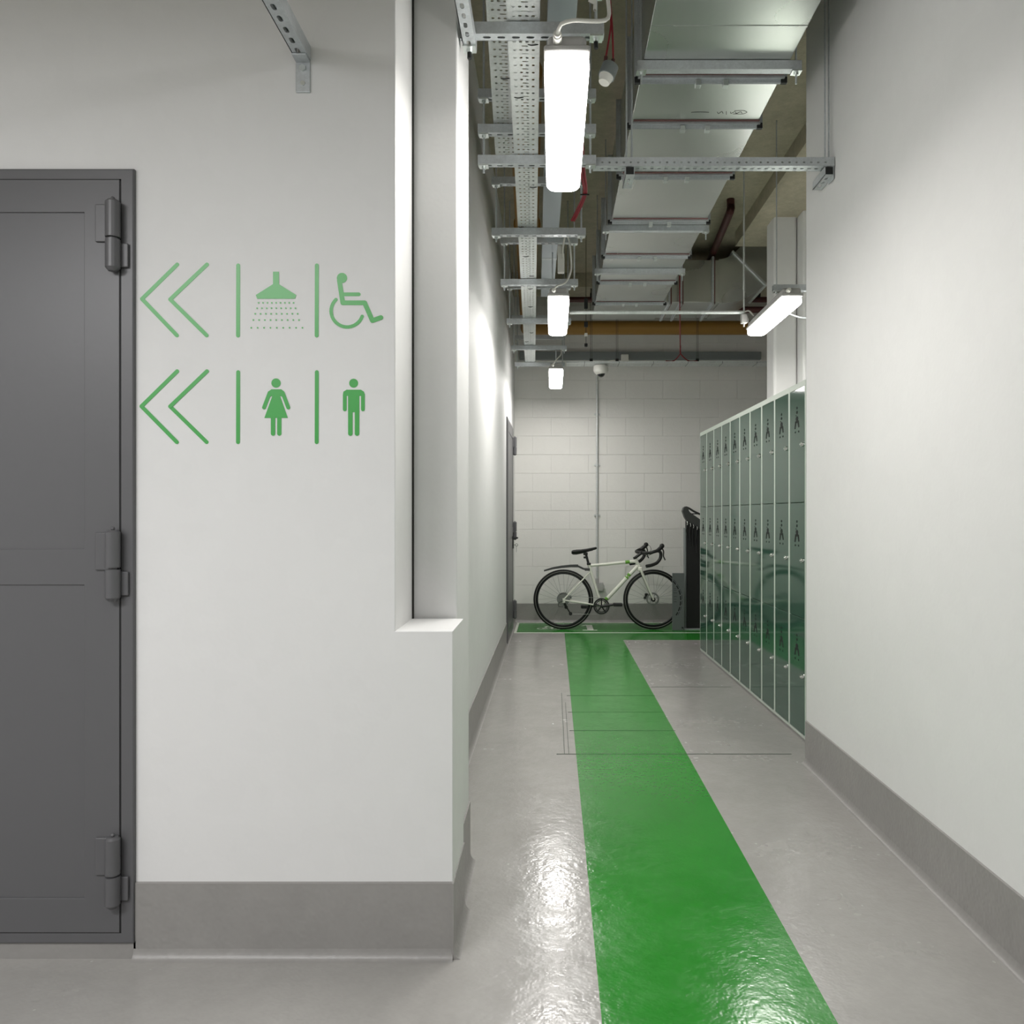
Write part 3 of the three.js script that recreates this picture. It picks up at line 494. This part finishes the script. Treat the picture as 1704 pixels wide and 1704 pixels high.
  [[0.43, -9.05], [0.72, -9.05], [1.62, -9.05]].forEach(([x, z], i) => {
    const g = thing('wire_hanger', gl[i], 'hanger', [x, 2.99, z], 'wire hangers of the crossing tray');
    part('wire', [rod([-0.008, 0.0, 0], [-0.008, CEIL - 2.99, 0], 0.0022, 6), rod([0.008, 0.0, 0], [0.008, CEIL - 2.99, 0], 0.0022, 6)], M.dark, g);
    part('gripper', rbox(0.035, 0.06, 0.02, 0.003, 0, 0.03, 0), M.dark, g);
  });
  const gw = thing('wire_hanger', 'long wire hanger with dark clamps in front of the ochre pipe', 'hanger', [0.32, 2.62 + 0.3, -7.8]);
  part('wire', rod([0, 0, 0], [0, CEIL - 2.92, 0], 0.003, 6), M.dark, gw);
  part('clamp', [rbox(0.035, 0.1, 0.03, 0.004, 0, 0.42, 0), rbox(0.035, 0.05, 0.03, 0.004, 0, 0.22, 0), rbox(0.03, 0.03, 0.03, 0.004, 0, 0.02, 0)], M.dark, gw);
  part('label', rbox(0.03, 0.03, 0.032, 0.003, 0, 0.12, 0), M.whitePlastic, gw);
}
{ // conduit down the back wall to a small socket
  const c = thing('wall_conduit', 'vertical galvanised conduit down the back wall behind the bicycle', 'conduit', [0.533, 0, -9.735]);
  part('pipe', rod([0, 0.52, 0], [0, 2.99, 0], 0.0125, 14), M.tray, c);
  for (const y of [2.51, 1.9, 1.295]) part('saddle', [rbox(0.07, 0.022, 0.01, 0.003, 0, y, -0.01), rod([0, y - 0.011, 0], [0, y + 0.011, 0], 0.017, 14)], M.tray, c);
  part('socket', [rod([0.045, 0.43, -0.03], [0.045, 0.43, 0.03], 0.045, 20), rbox(0.06, 0.11, 0.05, 0.012, 0.045, 0.43, 0.01), rod([0, 0.4, 0], [0, 0.53, 0], 0.018, 12)], M.greyPlastic, c);
}

// ---------------------------------------------------------------- bicycle
{
  const b = thing('bicycle', 'pale green road bicycle with drop handlebars parked in the green bay', 'bicycle', [0.119, 0.0015, -9.13]);
  const ax = [0, 0.34], fx = [1.015, 0.34], bb = [0.428, 0.268];
  function wheel(name, [x, y], cassette) {
    const g = new THREE.Group(); g.name = name; g.position.set(x, y, 0); b.add(g);
    part('tyre', new THREE.TorusGeometry(0.3215, 0.0175, 14, 72), M.tyre, g);
    part('tyre_stripe', [new THREE.TorusGeometry(0.316, 0.0022, 6, 72).translate(0, 0, 0.0165)], M.tyreLine, g);
    part('rim', new THREE.LatheGeometry([[0.286, -0.004], [0.292, -0.011], [0.308, -0.011], [0.308, 0.011], [0.292, 0.011], [0.286, 0.004], [0.286, -0.004]].map((q) => new THREE.Vector2(...q)), 72).rotateX(Math.PI / 2), M.rim, g);
    const sp = []; for (let i = 0; i < 28; i++) { const a = 2 * Math.PI * i / 28, o = (i % 4 < 2 ? 1 : -1) * 0.9, s = i % 2 ? 1 : -1; sp.push(rod([0.02 * Math.cos(a + o), 0.02 * Math.sin(a + o), s * 0.026], [0.287 * Math.cos(a), 0.287 * Math.sin(a), s * 0.002], 0.0013, 5)); }
    part('spokes', sp, M.steel, g, { kind: 'stuff' });
    part('hub', [rod([0, 0, -0.05], [0, 0, 0.05], 0.014, 14), rod([0, 0, 0.022], [0, 0, 0.028], 0.024, 18), rod([0, 0, -0.028], [0, 0, -0.022], 0.024, 18)], M.bikeBlack, g);
    const disc = new THREE.Shape().absarc(0, 0, 0.075, 0, Math.PI * 2); disc.holes.push(new THREE.Path().absarc(0, 0, 0.055, 0, Math.PI * 2, true));
    part('brake_disc', [extrude(disc, 0.002).translate(0, 0, -0.04), ...[0, 1, 2, 3, 4].map((i) => rod([0.015 * Math.cos(i * 1.2566), 0.015 * Math.sin(i * 1.2566), -0.039], [0.06 * Math.cos(i * 1.2566 + 0.4), 0.06 * Math.sin(i * 1.2566 + 0.4), -0.039], 0.003, 5))], M.steel, g);
    if (cassette) part('cassette', [0, 1, 2, 3, 4, 5].map((i) => { const s = new THREE.Shape(), R = 0.062 - i * 0.006, n = 26 - i * 2; for (let k = 0; k < n * 2; k++) { const a = Math.PI * k / n, q = R + (k % 2 ? 0.003 : -0.002); k ? s.lineTo(q * Math.cos(a), q * Math.sin(a)) : s.moveTo(q, 0); } s.holes.push(new THREE.Path().absarc(0, 0, 0.018, 0, Math.PI * 2, true)); return extrude(s, 0.0018).translate(0, 0, 0.026 + i * 0.004); }), M.steel, g);
    return g;
  }
  wheel('rear_wheel', ax, true); wheel('front_wheel', fx, false);
  const P = (p, z = 0) => [p[0], p[1], z];
  const seatTop = [0.2916, 0.717], headTop = [0.815, 0.79], crown = [0.866, 0.69];
  part('frame', [rod(P(bb), P([0.286, 0.735]), 0.0165, 16), rod(P([0.303, 0.722]), P([0.822, 0.772]), 0.0155, 16, 0.019), rod(P([0.435, 0.285]), P([0.848, 0.725]), 0.022, 18, 0.021), rod(P(headTop), P([0.862, 0.7]), 0.021, 18), rod(P(bb, -0.034), P(bb, 0.034), 0.022, 18),
    ...[-1, 1].flatMap((s) => [rod([0.3, 0.65, s * 0.014], [0.004, 0.346, s * 0.062], 0.0085, 10, 0.0075), rod([0.41, 0.272, s * 0.022], [0.004, 0.338, s * 0.062], 0.0095, 10, 0.008), rbox(0.03, 0.05, 0.006, 0.002, 0.004, 0.335, s * 0.064)])], M.frame, b);
  part('fork', [rbox(0.05, 0.05, 0.1, 0.014, 0.868, 0.682, 0), ...[-1, 1].flatMap((s) => [rod([0.872, 0.675, s * 0.044], [0.96, 0.47, s * 0.05], 0.016, 14, 0.013), rod([0.96, 0.47, s * 0.05], [1.015, 0.34, s * 0.056], 0.013, 14, 0.009)])], M.frame, b);
  part('frame_decal', [rod(P([0.712, 0.583]), P([0.722, 0.594]), 0.0232, 18), rod(P([0.735, 0.608]), P([0.752, 0.626]), 0.0229, 18), box(0.012, 0.05, 0.004, 0.725, 0.6, 0.022).translate(0, 0, 0), rod(P([0.7, 0.7602]), P([0.75, 0.7652]), 0.0192, 16), rod(P([0.475, 0.33]), P([0.5, 0.356]), 0.0226, 18)], M.bikeGreen, b);
  part('seat_post', [rod(P([0.286, 0.735]), P([0.256, 0.85]), 0.0137, 14), rbox(0.05, 0.03, 0.03, 0.006, 0.25, 0.855, 0), rod([0.17, 0.865, -0.022], [0.33, 0.895, -0.022], 0.0035, 8), rod([0.17, 0.865, 0.022], [0.33, 0.895, 0.022], 0.0035, 8), rbox(0.03, 0.022, 0.035, 0.004, 0.243, 0.815, 0), rbox(0.045, 0.025, 0.045, 0.006, 0.287, 0.742, 0)], M.bikeBlack, b);
  { // saddle: lofted from tail to nose
    const rows = [[0.092, 0.879, 0.012, 0.06], [0.11, 0.884, 0.02, 0.072], [0.15, 0.888, 0.022, 0.07], [0.2, 0.892, 0.019, 0.05], [0.26, 0.902, 0.016, 0.028], [0.32, 0.915, 0.013, 0.019], [0.365, 0.925, 0.011, 0.016], [0.38, 0.924, 0.005, 0.008]];
    const n = 16, pos = [], idx = [];
    for (const [x, y, hh, ww] of rows) for (let i = 0; i < n; i++) { const a = 2 * Math.PI * i / n; pos.push(x, y + hh * Math.sin(a) * (Math.sin(a) < 0 ? 1.9 : 0.75), ww * Math.cos(a)); }
    for (let r = 0; r + 1 < rows.length; r++) for (let i = 0; i < n; i++) { const a = r * n + i, c = r * n + (i + 1) % n; idx.push(a, c, a + n, c, c + n, a + n); }
    for (let i = 1; i + 1 < n; i++) { idx.push(0, i + 1, i); const q = (rows.length - 1) * n; idx.push(q, q + i, q + i + 1); }
    const g = new THREE.BufferGeometry(); g.setAttribute('position', new THREE.Float32BufferAttribute(pos, 3)); g.setAttribute('uv', new THREE.Float32BufferAttribute(new Array(pos.length / 3 * 2).fill(0), 2)); g.setIndex(idx); g.computeVertexNormals();
    part('saddle', g, M.bikeBlack, b);
  }
  part('mudguard', [(() => { const pts = [[-0.2175, 0.671], [-0.12, 0.698], [-0.02, 0.716], [0.08, 0.727], [0.164, 0.729]], s = new THREE.Shape(); pts.forEach(([x, y], i) => (i ? s.lineTo(x, y + 0.004) : s.moveTo(x, y))); pts.slice().reverse().forEach(([x, y], i) => s.lineTo(x, y - 0.012 - 0.012 * (x + 0.22) / 0.4)); return extrude(s, 0.05, 0.002).translate(0, 0, -0.025); })(), tube([[0.16, 0.718, 0], [0.2, 0.7, 0], [0.235, 0.685, 0], [0.3, 0.685, 0]], 0.011, 16, 8), rbox(0.06, 0.03, 0.05, 0.008, 0.27, 0.68, 0)], M.mudguard, b);
  const ring = (R, r, z) => { const s = new THREE.Shape().absarc(0, 0, R, 0, Math.PI * 2); s.holes.push(new THREE.Path().absarc(0, 0, r, 0, Math.PI * 2, true)); return extrude(s, 0.004, 0, 40).translate(bb[0], bb[1], z); };
  part('chainset', [ring(0.091, 0.074, 0.05), ring(0.07, 0.06, 0.042), ...[0, 1, 2, 3, 4].map((i) => rod([bb[0], bb[1], 0.052], [bb[0] + 0.078 * Math.cos(i * 1.2566 + 0.3), bb[1] + 0.078 * Math.sin(i * 1.2566 + 0.3), 0.05], 0.008, 8)), rod(P(bb, -0.06), P(bb, 0.06), 0.016, 14), rod(P(bb, 0.064), [0.597, 0.292, 0.07], 0.015, 10, 0.011), rod(P(bb, -0.064), [0.262, 0.244, -0.07], 0.012, 10, 0.009)], M.bikeBlack, b);
  part('pedal', [rbox(0.1, 0.036, 0.075, 0.008, 0.606, 0.294, 0.115), rod([0.597, 0.292, 0.07], [0.597, 0.292, 0.1], 0.007, 8)], M.bikeBlack, b);
  part('pedal', [rbox(0.1, 0.036, 0.075, 0.008, 0.253, 0.244, -0.115), rod([0.262, 0.244, -0.07], [0.262, 0.244, -0.1], 0.007, 8)], M.bikeBlack, b);
  part('chain', [rod([0.02, 0.385, 0.046], [0.43, 0.358, 0.05], 0.0028, 6), rod([0.09, 0.178, 0.046], [0.42, 0.178, 0.05], 0.0028, 6)], M.steel, b);
  part('derailleur', [rod([0.012, 0.3, 0.066], [0.04, 0.25, 0.06], 0.014, 10, 0.01), rod([0.04, 0.25, 0.05], [0.08, 0.185, 0.05], 0.008, 8), rod([0.08, 0.185, 0.042], [0.08, 0.185, 0.056], 0.02, 14), rod([0.03, 0.258, 0.042], [0.03, 0.258, 0.056], 0.02, 14), tube([[0.0, 0.33, 0.07], [-0.05, 0.31, 0.075], [-0.055, 0.27, 0.075], [0.0, 0.262, 0.07]], 0.003, 16, 6)], M.bikeBlack, b);
  part('brake_caliper', [rbox(0.035, 0.055, 0.03, 0.006, 0.945, 0.375, -0.055), rbox(0.03, 0.03, 0.03, 0.006, 0.93, 0.35, -0.055)], M.bikeBlack, b);
  part('brake_caliper', [rbox(0.05, 0.035, 0.03, 0.006, 0.07, 0.36, -0.055)], M.bikeBlack, b);
  const hb = new THREE.Group(); hb.name = 'handlebar'; hb.position.set(0.888, 0.868, 0); hb.rotation.y = 0.33; b.add(hb);
  const side = (s) => [[0, 0, s * 0.02], [0, 0.003, s * 0.13], [0.02, 0.008, s * 0.19], [0.06, 0.022, s * 0.207], [0.105, 0.03, s * 0.21], [0.132, 0.0, s * 0.21], [0.125, -0.055, s * 0.212], [0.08, -0.105, s * 0.215], [0.01, -0.13, s * 0.217], [-0.05, -0.138, s * 0.218]];
  for (const s of [-1, 1]) {
    part('bar_tape', tube(side(s), 0.0185, 48, 10), M.bikeBlack, hb);
    part('brake_hood', [rod([0.085, 0.026, s * 0.21], [0.145, 0.07, s * 0.205], 0.022, 12, 0.023), new THREE.SphereGeometry(0.027, 14, 10).translate(0.15, 0.082, s * 0.204), rod([0.135, 0.06, s * 0.205], [0.15, 0.09, s * 0.204], 0.02, 12)], M.bikeBlack, hb);
    part('brake_lever', tube([[0.15, 0.06, s * 0.205], [0.168, 0.02, s * 0.207], [0.165, -0.03, s * 0.21], [0.185, -0.075, s * 0.212]], 0.0075, 16, 8), M.bikeBlack, hb);
    part('brake_cable', tube([[0.14, 0.085, s * 0.2], [0.17, 0.07, s * 0.15], [0.15, 0.02, s * 0.08], [0.04, -0.05, s * 0.02]], 0.0025, 24, 6), M.bikeBlack, hb);
  }
  part('bar_centre', rod([0, 0, -0.03], [0, 0, 0.03], 0.0165, 14), M.bikeBlack, hb);
  part('stem', [rod(P([0.812, 0.797]), P([0.806, 0.822]), 0.019, 14), rod(P([0.812, 0.812]), P([0.885, 0.866]), 0.0165, 14), rod([0.888, 0.868, -0.024], [0.888, 0.868, 0.024], 0.022, 14)], M.bikeBlack, b);
}
// ---------------------------------------------------------------- wheel dock and tool post
{
  const d = thing('wheel_dock', 'grey metal wheel dock plate standing over the bicycle front wheel', 'bike rack', [1.41, 0.001, -9.075]);
  part('post', [rbox(0.134, 0.642, 0.022, 0.004, 0, 0.321, 0), rbox(0.134, 0.012, 0.05, 0.003, 0, 0.006, -0.01)], M.dock, d);
  const arc = (r, a0, a1, w) => { const s = new THREE.Shape(); s.absarc(0, 0, r + w / 2, a0, a1, false); s.absarc(0, 0, r - w / 2, a1, a0, true); return extrude(s, 0.0008, 0, 8).translate(1.134 - 1.41, 0.34, 0.011); };
  const pr = [];
  for (const [a, e] of [[0.62, 0.78], [0.42, 0.56], [0.2, 0.37], [0.0, 0.15], [-0.2, -0.05], [-0.42, -0.26], [-0.6, -0.47]]) pr.push(arc(0.302, a, e, 0.012), arc(0.318, a + 0.04, e + 0.03, 0.004));
  for (const y of [0.47, 0.45, 0.42, 0.38, 0.35, 0.32]) pr.push(box(0.035 + 0.01 * Math.sin(y * 50), 0.003, 0.0008, -0.035, y, 0.0114));
  part('wheel_graphic', pr, M.tyre, d);
  part('foot_bolt', rod([0.045, 0.03, 0.01], [0.045, 0.03, 0.018], 0.009, 8), M.dark, d);
  const t = thing('repair_stand', 'black bicycle repair post with tools on hooks beside the lockers', 'repair stand', [1.58, 0, -9.2]);
  part('base_plate', rbox(0.26, 0.012, 0.2, 0.003, 0.02, 0.006, 0), M.zinc, t);
  part('post', rbox(0.17, 1.22, 0.09, 0.008, 0.02, 0.62, 0), M.bikeBlack, t);
  part('edge_strip', rbox(0.018, 1.15, 0.1, 0.004, -0.075, 0.575, 0), M.greyTrunk, t);
  const head = poly([[-0.105, 1.34], [-0.095, 1.375], [-0.075, 1.39], [-0.05, 1.385], [-0.045, 1.35], [-0.03, 1.325], [0.02, 1.29], [0.12, 1.22], [0.12, 1.12], [0.02, 1.19], [-0.06, 1.235], [-0.085, 1.28]].reverse());
  part('head', extrude(head, 0.1, 0.004).translate(0, 0, -0.03), M.mudguard, t);
  part('cradle_arm', tube([[-0.06, 1.385, 0.0], [-0.02, 1.37, -0.02], [0.04, 1.335, -0.04], [0.12, 1.3, -0.06]], 0.012, 20, 8), M.mudguard, t);
  part('shelf', rbox(0.2, 0.012, 0.1, 0.003, 0.06, 1.31, -0.06), M.bikeBlack, t);
  [[-0.06, 1.205], [-0.025, 1.185], [0.01, 1.17], [0.05, 1.15]].forEach(([x, y], i) => {
    part('hook', tube([[x, y + 0.02, 0.055], [x + 0.006, y, 0.06], [x + 0.002, y - 0.022, 0.058]], 0.0055, 10, 8), M.chrome, t);
    part('tool', tube([[x, y - 0.02, 0.058], [x - 0.008, y - 0.08 - 0.02 * i, 0.058], [x, y - 0.13 - 0.05 * i, 0.058]], 0.006 + 0.002 * (i % 2), 12, 8), M.dark, t);
  });
}

scene.traverse((o) => { if (o.isMesh) { o.castShadow = true; o.receiveShadow = true; } });
renderer.render(scene, camera);
